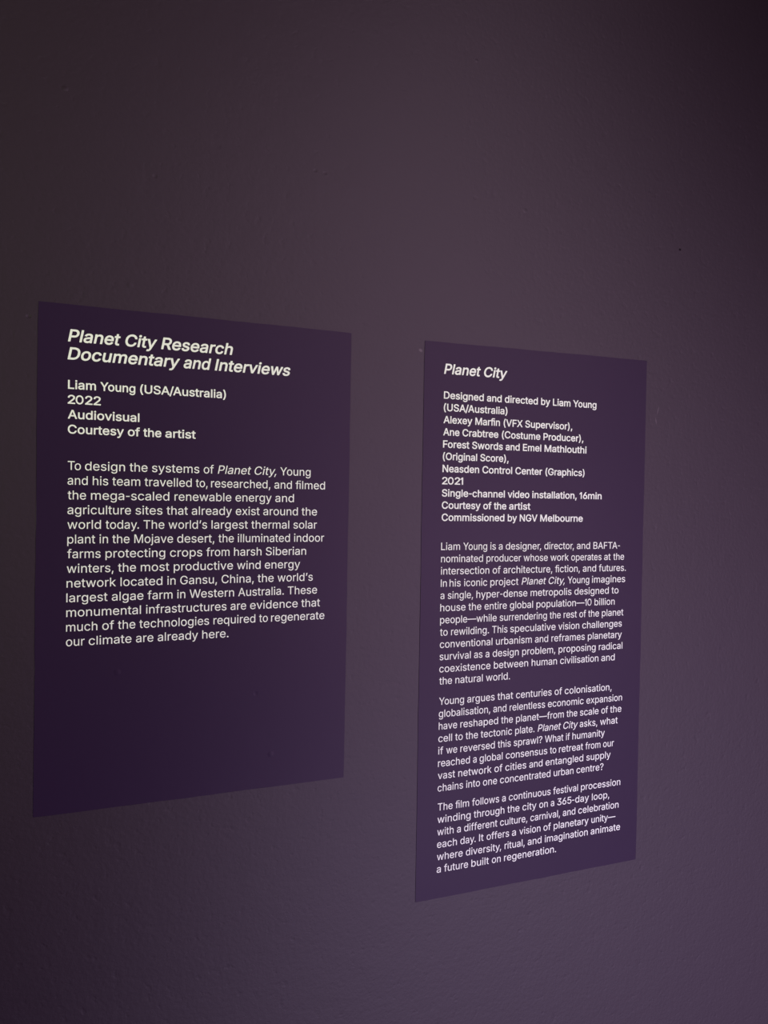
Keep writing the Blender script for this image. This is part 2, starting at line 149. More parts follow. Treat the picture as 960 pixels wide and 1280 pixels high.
  99: [396,[187,-21,147,-12,117,1,87,22,59,53,39,89,27,129,21,174,23,222,29,257,44,297,66,332,92,358,119,377,154,391,187,397,229,397,257,392,282,384,304,372,326,357,344,338,359,317,373,287,374,272,366,264,302,248,292,254,284,274,272,291,259,302,244,310,224,315,199,316,177,312,159,304,143,289,129,271,119,247,113,222,110,194,111,164,117,134,126,112,138,92,157,74,177,64,202,60,234,63,259,74,277,91,285,104,293,124,302,130,367,115,374,110,376,102,367,74,353,49,334,27,309,7,284,-6,254,-16,219,-21]],
  100: [424,[177,-21,137,-12,114,-1,97,10,67,39,42,79,26,129,21,177,24,234,35,279,52,317,82,354,112,376,147,391,167,396,194,398,237,393,269,379,297,356,298,514,302,519,309,522,377,521,383,517,385,509,384,-5,374,-13,309,-13,304,-10,300,-3,299,24,277,3,247,-14,217,-21],[187,62,207,60,227,63,244,69,259,79,273,94,284,113,291,134,296,159,298,189,296,219,291,247,282,269,271,287,254,302,237,311,217,316,197,316,177,313,162,306,145,294,134,281,123,262,116,239,111,217,110,189,112,159,117,134,125,112,138,92,152,78,167,68]],
  101: [404,[192,-21,157,-15,119,0,87,22,60,52,42,82,29,119,22,162,21,209,28,254,39,287,58,322,84,352,114,375,144,388,182,397,219,397,257,391,292,377,322,357,347,329,367,294,377,262,383,224,385,169,380,159,372,156,112,155,113,142,118,122,134,94,157,74,187,62,224,60,257,69,277,83,285,94,295,114,304,119,369,104,377,97,378,89,375,79,360,49,342,27,317,7,289,-7,259,-17,227,-21],[112,237,117,234,289,234,293,237,281,272,262,297,237,312,204,317,172,311,144,295,124,269]],
  102: [254,[76,-13,69,-8,67,0,67,312,6,314,-3,318,-7,328,-7,382,-4,388,4,393,66,393,68,445,74,472,89,500,114,522,141,536,169,542,206,543,239,537,251,531,256,520,238,460,229,455,201,460,176,458,164,450,156,432,156,393,229,393,239,388,242,380,242,328,239,319,231,314,155,312,154,-5,151,-10,144,-13]],
  103: [425,[184,-163,134,-154,109,-144,89,-133,69,-116,51,-96,38,-73,39,-63,44,-57,94,-29,102,-27,110,-31,139,-64,167,-78,187,-83,209,-84,232,-82,252,-77,278,-61,292,-41,298,-13,297,32,277,14,252,1,224,-7,194,-9,164,-6,132,2,104,16,77,37,58,59,43,84,32,112,24,144,21,179,21,214,26,249,35,279,52,317,75,347,105,372,139,389,164,395,187,398,232,395,249,390,269,379,286,367,299,354,300,382,307,391,377,392,384,387,386,379,386,-11,384,-38,377,-66,366,-91,352,-110,332,-128,312,-141,287,-152,254,-160,217,-164],[184,74,204,73,227,75,244,80,259,89,272,100,283,117,291,137,296,157,299,184,298,214,293,242,285,264,274,283,259,299,242,309,222,315,199,316,182,314,164,307,149,297,135,282,125,267,117,247,112,222,110,192,112,164,117,141,124,122,135,104,149,90,167,80]],
  104: [410,[48,-13,41,-8,39,0,39,510,43,518,50,522,115,522,123,519,127,510,128,359,153,378,183,392,218,398,253,396,288,387,314,372,336,353,354,325,365,295,370,252,370,-2,366,-10,358,-13,295,-13,288,-11,283,-5,283,235,279,265,269,288,253,304,230,314,205,316,178,310,155,298,140,279,130,255,127,228,126,-5,123,-10,115,-13]],
  105: [167,[49,-13,41,-8,39,0,39,382,44,390,51,393,116,393,124,388,127,380,127,-2,123,-10,116,-13],[76,430,56,436,39,451,29,470,29,492,37,512,52,528,71,536,94,536,114,529,129,515,138,498,139,475,132,455,116,439,96,431]],
  108: [167,[48,-13,42,-8,39,0,40,510,43,518,50,522,115,522,124,518,127,508,127,-2,123,-10,115,-13]],
  109: [610,[48,-13,41,-8,39,0,39,380,45,391,53,393,118,392,125,382,126,362,128,361,153,381,183,394,213,399,245,397,268,390,285,380,302,365,318,343,320,343,345,369,375,387,410,398,450,399,478,394,505,383,527,368,545,348,562,312,568,290,570,265,570,0,565,-11,558,-13,495,-13,488,-11,483,-5,481,272,473,292,460,305,440,314,418,317,393,313,373,302,359,288,351,265,348,-5,343,-11,335,-14,273,-13,265,-10,261,0,259,275,251,292,238,306,220,314,200,317,178,314,155,302,139,285,130,262,127,238,126,-5,123,-10,115,-13]],
  110: [410,[48,-13,41,-8,39,0,39,380,42,388,53,393,115,392,124,385,125,360,128,359,145,374,168,386,193,394,218,398,243,397,268,393,290,386,313,373,331,358,349,332,362,305,368,278,371,240,371,0,368,-8,358,-13,295,-13,288,-11,283,-5,283,235,280,262,271,285,255,302,235,312,210,316,183,312,159,300,140,280,131,258,127,228,126,-5,123,-10,115,-13]],
  111: [415,[187,-21,147,-12,117,1,87,22,59,53,39,89,27,129,21,174,23,222,29,257,44,297,66,332,92,358,119,377,154,391,187,397,229,397,269,388,299,375,329,354,357,322,376,287,389,247,394,199,393,154,386,119,372,79,352,47,328,22,297,0,262,-15,229,-21],[187,62,207,60,227,61,247,67,262,77,277,92,289,109,297,129,303,154,306,182,304,214,298,242,290,264,277,284,262,299,247,309,227,315,207,316,184,314,167,308,153,299,139,285,128,269,119,247,113,222,110,194,111,167,116,139,124,115,134,97,150,79,167,68]],
  112: [424,[48,-155,41,-150,39,-143,40,385,50,393,116,392,123,388,125,383,126,357,128,355,143,370,161,382,180,391,200,396,230,398,258,396,278,391,303,382,335,361,362,332,382,297,396,260,403,212,403,165,396,120,381,77,362,45,335,16,305,-4,268,-18,228,-22,188,-17,155,-2,128,23,126,-148,123,-153,115,-156],[200,62,220,60,243,63,260,69,275,79,289,95,299,112,308,135,313,160,315,190,313,217,307,245,299,267,286,287,270,302,253,311,233,316,213,316,193,313,178,307,163,296,151,282,140,264,133,245,128,220,126,190,128,160,132,137,140,114,151,95,165,79,183,68]],
  114: [259,[48,-13,41,-8,39,0,40,385,50,393,115,392,124,385,125,365,128,364,153,383,183,395,213,398,250,395,257,385,257,322,253,312,243,309,198,312,173,306,148,290,138,278,131,262,127,238,126,-5,123,-10,115,-13]],
  115: [365,[161,-21,133,-17,106,-8,83,3,61,19,44,39,32,59,22,92,24,102,33,107,98,119,106,113,118,85,131,72,158,61,188,59,218,64,241,76,248,84,253,94,253,114,244,127,228,136,126,163,98,174,73,189,53,210,41,232,34,257,34,289,41,314,54,339,73,360,96,376,123,388,153,395,186,398,218,396,246,390,266,382,283,372,301,358,316,339,328,317,337,292,335,282,328,277,266,264,257,269,246,292,228,310,206,318,176,318,151,312,131,299,123,284,124,264,133,253,151,244,253,217,281,206,303,192,326,169,338,147,344,122,344,92,337,64,327,44,308,22,286,5,258,-9,228,-17,193,-21]],
  116: [227,[151,-17,121,-11,96,1,76,18,63,38,56,56,52,83,51,311,49,314,4,314,-4,318,-7,326,-7,381,-4,388,6,393,51,393,52,473,56,481,61,484,126,485,134,482,139,471,140,393,206,393,214,388,217,381,217,326,214,318,204,314,141,314,139,311,140,93,143,76,151,66,169,63,201,67,211,63,215,56,226,-2,219,-10,204,-15,176,-17]],
  117: [410,[165,-18,123,-8,90,11,65,39,48,75,42,100,39,130,40,385,45,391,53,393,115,393,122,390,126,385,127,145,131,115,140,93,155,77,175,67,203,64,230,68,253,80,270,100,280,125,282,152,284,385,288,390,295,393,363,392,368,387,371,380,370,-5,365,-11,358,-13,295,-13,286,-5,283,21,259,2,233,-10,200,-18]],
  118: [389,[160,-13,153,-10,150,-5,5,375,5,385,10,391,17,393,85,393,95,388,195,109,294,388,305,393,377,391,384,385,384,375,238,-8,227,-13]],
  119: [567,[133,-13,124,-2,10,375,9,382,13,388,23,393,88,393,98,388,170,128,239,382,245,391,253,393,318,393,325,390,329,385,398,129,468,385,473,391,480,393,545,393,555,388,558,382,557,375,443,-2,439,-10,430,-13,368,-13,357,-8,285,246,283,248,210,-7,200,-13]],
  120: [379,[16,-13,8,-5,10,8,138,195,17,372,15,380,18,388,28,393,101,393,108,390,191,260,215,302,273,390,281,393,351,393,361,389,365,382,363,372,241,192,369,8,371,0,368,-8,358,-13,286,-13,278,-11,188,126,166,88,101,-10,91,-14]],
  121: [389,[72,-158,42,-151,35,-143,34,-135,49,-80,53,-75,60,-72,95,-76,105,-75,115,-70,124,-60,131,-48,148,0,5,375,5,385,10,391,17,393,85,393,95,387,195,110,294,387,305,393,377,391,384,385,384,375,217,-63,204,-90,180,-123,150,-146,115,-157]],
  0: [386,[76,-13,69,-8,67,0,67,312,6,314,-3,318,-7,328,-6,385,4,393,66,393,68,445,76,478,84,493,96,508,111,521,129,531,154,539,181,543,339,542,344,538,346,530,346,472,341,464,334,461,239,460,229,455,199,460,174,457,164,450,157,438,155,395,159,393,334,392,341,390,345,385,346,-5,341,-10,334,-13,271,-13,263,-10,259,-2,258,312,156,314,155,-2,151,-9,144,-13]],
 },
 2: {
  67: [510,[253,-22,200,-14,155,4,120,27,84,63,56,108,36,161,27,208,25,271,32,331,45,376,69,423,103,466,143,497,188,518,238,529,283,531,323,525,360,513,393,497,423,474,448,446,468,413,483,376,488,351,488,343,483,336,475,333,408,333,400,335,394,343,381,378,365,401,338,423,308,435,280,440,250,439,220,433,198,423,173,404,151,378,135,348,124,311,119,266,121,218,129,178,143,143,168,109,198,86,235,72,275,69,298,71,318,77,338,86,355,98,378,125,387,143,395,168,403,175,475,176,484,171,488,161,478,118,462,83,438,51,410,24,375,2,338,-13,298,-21]],
  68: [502,[58,-15,48,-10,45,0,45,508,47,518,53,522,60,524,255,523,310,513,338,503,360,492,400,462,428,431,453,385,470,332,477,272,474,208,462,150,440,99,416,65,382,32,348,12,308,-4,278,-11,235,-15],[140,75,143,73,228,73,258,76,288,84,311,95,335,113,352,132,365,155,377,190,383,232,383,278,377,320,365,355,348,382,325,406,298,422,273,430,243,435,140,435]],
  73: [182,[56,-15,46,-10,43,0,43,510,47,520,56,524,126,524,135,520,139,510,139,-2,136,-10,126,-15]],
  80: [445,[58,-15,48,-10,45,0,46,515,53,522,60,524,248,524,300,517,340,501,370,480,389,460,404,435,417,402,423,368,423,328,417,292,403,258,385,230,364,210,340,194,313,182,283,174,258,171,140,170,140,0,138,-8,133,-13,125,-15],[140,260,143,258,253,259,280,265,303,279,313,290,321,305,329,340,325,378,319,395,310,408,289,425,260,434,233,437,140,435]],
  82: [449,[58,-15,48,-10,45,0,46,515,53,522,60,524,248,524,303,517,340,502,363,488,378,476,403,443,419,400,425,353,420,305,403,262,378,230,336,200,441,8,443,0,441,-8,435,-14,428,-16,353,-15,345,-13,339,-8,238,182,143,182,140,180,139,-5,135,-11,128,-15],[140,272,143,271,255,272,283,277,305,290,321,310,329,342,327,378,321,395,314,408,303,418,290,426,260,435,233,437,140,435]],
  97: [389,[148,-24,115,-19,83,-7,58,10,38,31,24,56,17,84,15,121,22,151,30,170,46,189,65,204,88,215,138,229,240,243,258,249,260,264,255,284,245,299,228,310,205,315,175,314,155,308,138,298,124,284,112,264,100,258,35,277,27,284,26,294,40,324,58,348,80,367,108,383,140,393,175,399,210,399,248,393,283,380,310,361,332,334,346,301,352,259,352,-4,347,-11,338,-15,275,-15,268,-13,263,-7,260,11,236,-6,210,-17,180,-23],[159,61,183,61,205,66,223,74,239,86,250,101,258,119,260,134,260,164,258,166,155,149,130,140,115,129,110,121,108,109,109,94,113,84,120,75,130,69]],
  99: [396,[194,-23,154,-17,117,-2,84,22,59,50,42,79,27,119,20,164,20,212,27,257,38,289,58,324,84,354,109,373,144,390,177,398,219,400,249,396,277,388,302,376,324,361,346,339,362,317,375,287,376,272,367,262,302,246,291,252,281,274,269,291,257,301,242,309,222,313,197,314,177,310,159,301,143,287,131,269,121,247,115,222,112,194,113,162,119,134,129,109,143,89,159,75,179,66,202,62,234,65,259,77,278,97,292,127,302,132,369,117,377,110,378,102,369,74,354,48,334,24,312,6,287,-8,259,-17,227,-23]],
  100: [424,[184,-23,144,-16,104,2,72,29,45,69,27,117,19,164,21,224,33,279,52,319,79,354,112,379,147,393,187,400,232,396,264,384,294,361,297,515,302,521,309,524,377,523,384,518,387,509,386,-6,382,-12,374,-15,309,-15,302,-11,298,-6,297,18,274,-1,249,-15,219,-22],[184,64,204,62,227,65,242,70,257,80,269,92,280,109,289,132,294,154,296,182,295,214,291,239,282,264,272,282,258,297,242,307,222,313,199,314,182,312,164,305,149,295,135,279,125,262,114,219,113,167,118,139,125,117,136,97,150,82,167,70]],
  101: [404,[199,-23,157,-17,127,-6,92,15,64,43,42,77,29,109,21,152,19,199,24,244,34,279,51,314,76,347,106,372,134,387,172,397,212,400,252,394,289,381,319,362,346,334,365,302,379,262,385,224,387,169,382,158,372,154,114,154,120,124,136,94,159,75,187,64,224,62,257,71,275,84,285,97,293,114,304,121,369,106,379,97,380,89,378,79,363,49,345,27,320,7,294,-7,267,-17,237,-22],[114,237,289,236,291,239,279,272,259,297,237,310,204,315,172,309,147,294,126,269]],
  104: [410,[50,-15,41,-10,37,0,37,510,42,520,50,524,115,524,124,520,129,510,130,364,158,383,190,396,220,400,258,397,288,389,315,374,338,354,355,328,366,298,372,260,372,-2,368,-11,358,-15,295,-15,288,-13,282,-8,281,0,281,235,278,262,268,285,253,302,230,311,205,314,180,309,158,297,141,278,132,255,129,228,128,-7,123,-13,115,-15]],
  105: [167,[49,-15,41,-10,37,0,37,382,41,390,51,395,116,395,125,390,129,380,129,-2,124,-12,116,-15],[79,427,56,434,39,448,29,465,26,488,33,510,46,526,66,537,89,539,111,533,129,519,139,500,142,478,135,457,121,440,101,430]],
  108: [167,[50,-15,41,-10,37,0,38,510,42,520,50,524,115,524,125,520,129,510,129,-2,126,-10,115,-15]],
  109: [610,[50,-15,41,-10,37,0,37,380,43,391,53,395,118,394,126,385,128,365,155,385,180,396,208,401,238,400,263,394,285,383,300,370,320,347,343,370,375,389,410,400,450,401,478,396,505,385,528,369,545,350,557,330,564,312,570,290,572,265,572,0,570,-8,566,-12,558,-15,495,-15,488,-13,482,-8,480,0,479,272,472,290,460,303,440,312,418,315,395,312,375,302,360,285,353,265,351,248,351,0,349,-8,343,-14,335,-16,273,-15,265,-12,261,-8,259,0,257,272,251,290,238,304,220,312,200,315,175,311,155,300,140,283,132,262,129,238,128,-7,123,-13,115,-15]],
  110: [410,[50,-15,41,-10,37,0,37,378,39,388,50,395,115,394,123,390,126,385,128,362,144,375,165,387,185,394,210,399,238,400,265,396,288,389,310,378,333,359,350,335,364,305,370,278,373,240,373,0,370,-8,365,-13,358,-15,298,-16,288,-13,282,-8,281,0,281,235,278,262,268,285,253,302,233,311,208,314,180,309,159,298,143,280,132,255,129,228,129,0,127,-8,123,-13,115,-15]],
  111: [415,[194,-23,154,-17,117,-2,84,22,59,50,42,79,27,119,20,164,20,212,27,257,38,289,58,324,84,354,109,373,144,390,177,398,219,400,259,394,297,379,324,361,352,332,374,297,388,257,396,212,396,164,388,119,377,87,358,52,332,22,299,-1,269,-14,229,-23],[184,64,207,62,227,64,247,70,262,79,277,94,288,112,301,154,304,182,303,209,298,234,289,262,277,282,262,297,247,307,227,313,207,314,184,312,169,307,154,298,139,282,128,264,115,222,112,194,113,167,117,142,125,117,137,97,150,82,167,71]],
  114: [259,[50,-15,41,-10,37,0,38,385,43,391,50,395,115,394,123,390,126,385,128,367,155,387,183,397,213,400,250,398,256,392,259,385,259,322,255,312,245,307,203,310,173,304,160,297,148,287,139,275,132,260,129,238,129,0,127,-8,123,-13,115,-15]],
  115: [365,[168,-23,136,-19,108,-12,83,0,64,14,46,33,31,57,21,90,22,102,32,109,98,121,107,114,121,84,133,73,158,63,188,61,218,66,241,79,251,94,252,104,250,114,243,125,227,134,123,161,97,172,73,187,51,209,39,232,32,257,32,287,37,309,48,334,67,357,89,374,116,387,146,396,178,400,211,399,236,395,260,387,279,377,298,363,315,344,328,322,339,294,337,282,328,275,266,262,257,267,243,292,226,309,206,316,176,316,151,310,133,298,124,282,127,264,135,254,151,246,256,218,283,207,306,193,324,174,339,149,345,124,346,92,341,69,329,44,311,22,288,4,261,-10,234,-18,201,-23]],
  116: [227,[156,-19,121,-13,96,-2,76,16,61,38,52,63,50,83,49,311,4,312,-4,316,-9,323,-9,381,-6,388,4,395,49,396,50,473,54,482,61,486,126,487,134,484,141,473,141,396,206,395,214,391,219,382,219,326,214,315,204,312,141,311,142,93,145,76,154,68,169,65,204,69,214,63,217,56,228,-2,221,-11,209,-16,184,-19]],
  117: [410,[170,-20,128,-12,93,7,78,20,64,37,46,75,40,100,37,130,38,385,44,392,53,395,115,395,122,392,127,387,129,380,129,142,133,115,143,93,158,77,180,68,205,66,230,70,252,82,268,101,278,125,280,152,282,385,288,392,295,395,363,394,370,388,373,380,373,0,371,-8,365,-13,358,-15,295,-15,285,-8,282,15,280,16,258,-1,228,-14,200,-20]],
  118: [389,[160,-15,152,-12,148,-5,3,372,2,380,4,388,10,393,17,395,85,395,92,393,97,388,195,116,292,388,297,393,305,395,372,395,380,392,386,385,386,375,240,-8,235,-13,227,-15]],
  119: [567,[135,-15,128,-12,122,-2,8,375,7,382,11,390,23,395,88,395,95,393,100,388,170,136,237,382,244,392,253,395,318,395,325,392,330,388,398,137,467,388,473,393,480,395,545,395,556,390,560,382,559,375,445,-2,440,-11,430,-15,368,-15,360,-13,355,-8,285,238,283,240,212,-8,208,-13,200,-15]],
  121: [389,[77,-160,45,-154,37,-150,33,-145,32,-135,47,-80,50,-75,57,-71,95,-74,105,-73,115,-67,130,-46,145,0,3,372,2,380,4,387,10,393,17,395,85,395,92,393,97,388,195,117,292,387,297,393,305,395,372,395,380,392,386,385,386,375,219,-63,205,-93,181,-125,152,-147,120,-158]],
 },
}
KERN = {'To': -65, 'Yo': -45, 'We': -20, 'r,': -45, 'y,': -45, 'y.': -45, 'TA': -50, 'Fo': -20, 'A/': -20, '/A': -40, 'V ': -10}
LEFT_LINES = [   # baseline height mm, slope, weight, words (text, x mm, size mm, italic)
 (162.33, 0.0, 2, [('Planet', -18.72, 25.85, 1), ('City', 38.92, 25.87, 1), ('Research', 77.2, 26.27, 1)]),
 (143.14, 5e-05, 2, [('Documentary', -18.99, 26.35, 1), ('and', 102.24, 24.51, 1), ('Interviews', 136.59, 26.43, 1)]),
 (111.67, 0.00027, 1, [('Liam', -18.05, 19.06, 0), ('Young', 15.27, 17.68, 0), ('(USA/Australia)', 55.06, 19.33, 0)]),
 (95.73, 0.00038, 1, [('2022', -18.35, 21.25, 0)]),
 (79.79, 0.00049, 1, [('Audiovisual', -17.1, 19.57, 0)]),
 (63.85, 0.0006, 1, [('Courtesy', -17.49, 19.3, 0), ('of', 43.63, 19.61, 0), ('the', 60.43, 18.88, 0), ('artist', 83.58, 20.71, 0)]),
 (24.68, 0.00087, 0, [('To', -17.23, 17.83, 0), ('design', -0.16, 19.43, 0), ('the', 46.13, 18.94, 0), ('systems', 69.38, 19.46, 0), ('of', 126.11, 18.06, 0), ('Planet', 141.53, 18.95, 1), ('City,', 183.75, 19.59, 1), ('Young', 215.58, 18.43, 0)]),
 (8.84, 0.00098, 0, [('and', -17.28, 17.62, 0), ('his', 7.54, 18.41, 0), ('team', 28.34, 18.58, 0), ('travelled', 62.11, 18.48, 0), ('to,', 117.9, 17.14, 0), ('researched,', 134.25, 18.15, 0), ('and', 208.48, 18.53, 0), ('filmed', 234.62, 18.97, 0)]),
 (-6.99, 0.00108, 0, [('the', -16.66, 18.32, 0), ('mega-scaled', 5.78, 19.8, 0), ('renewable', 93.73, 19.08, 0), ('energy', 162.74, 18.97, 0), ('and', 209.74, 19.83, 0)]),
 (-22.83, 0.00119, 0, [('agriculture', -17.2, 18.79, 0), ('sites', 52.31, 19.7, 0), ('that', 86.12, 18.89, 0), ('already', 113.35, 19.13, 0), ('exist', 163.29, 18.69, 0), ('around', 195.62, 18.78, 0), ('the', 242.48, 19.21, 0)]),
 (-38.67, 0.0013, 0, [('world', -17.0, 19.2, 0), ('today.', 21.82, 18.01, 0), ('The', 60.99, 18.7, 0), ('world’s', 88.11, 18.41, 0), ('largest', 135.25, 19.31, 0), ('thermal', 182.06, 18.88, 0), ('solar', 232.18, 18.81, 0)]),
 (-54.51, 0.0015, 0, [('plant', -17.45, 18.07, 0), ('in', 15.18, 17.97, 0), ('the', 28.91, 17.95, 0), ('Mojave', 50.97, 18.07, 0), ('desert,', 97.56, 18.96, 0), ('the', 144.19, 17.63, 0), ('illuminated', 165.85, 18.02, 0), ('indoor', 233.06, 18.4, 0)]),
 (-70.35, 0.0019, 0, [('farms', -16.63, 18.35, 0), ('protecting', 21.19, 19.38, 0), ('crops', 89.82, 19.91, 0), ('from', 130.59, 17.91, 0), ('harsh', 161.46, 18.65, 0), ('Siberian', 199.14, 19.03, 0)]),
 (-86.19, 0.0023, 0, [('winters,', -17.25, 18.87, 0), ('the', 35.1, 18.79, 0), ('most', 58.15, 19.71, 0), ('productive', 93.74, 19.42, 0), ('wind', 165.7, 18.51, 0), ('energy', 198.17, 19.14, 0)]),
 (-102.02, 0.00269, 0, [('network', -17.92, 19.27, 0), ('located', 37.01, 19.19, 0), ('in', 87.13, 18.52, 0), ('Gansu,', 101.26, 18.81, 0), ('China,', 147.72, 18.85, 0), ('the', 190.34, 19.2, 0), ('world’s', 213.94, 18.72, 0)]),
 (-117.86, 0.00309, 0, [('largest', -18.02, 19.21, 0), ('algae', 28.55, 19.38, 0), ('farm', 66.57, 18.57, 0), ('in', 98.13, 18.4, 0), ('Western', 112.18, 18.96, 0), ('Australia.', 167.62, 18.21, 0), ('These', 226.41, 18.45, 0)]),
 (-133.7, 0.00349, 0, [('monumental', -17.96, 19.44, 0), ('infrastructures', 64.46, 18.88, 0), ('are', 158.67, 18.31, 0), ('evidence', 181.34, 19.58, 0), ('that', 243.72, 19.03, 0)]),
 (-149.54, 0.00389, 0, [('much', -17.99, 18.32, 0), ('of', 18.85, 19.46, 0), ('the', 35.53, 18.35, 0), ('technologies', 58.09, 18.38, 0), ('required', 138.83, 18.34, 0), ('to', 192.76, 17.3, 0), ('regenerate', 206.24, 18.81, 0)]),
 (-165.38, 0.00414, 0, [('our', -17.57, 17.95, 0), ('climate', 5.22, 19.26, 0), ('are', 54.29, 18.77, 0), ('already', 77.57, 18.66, 0), ('here.', 126.23, 19.14, 0)]),
]
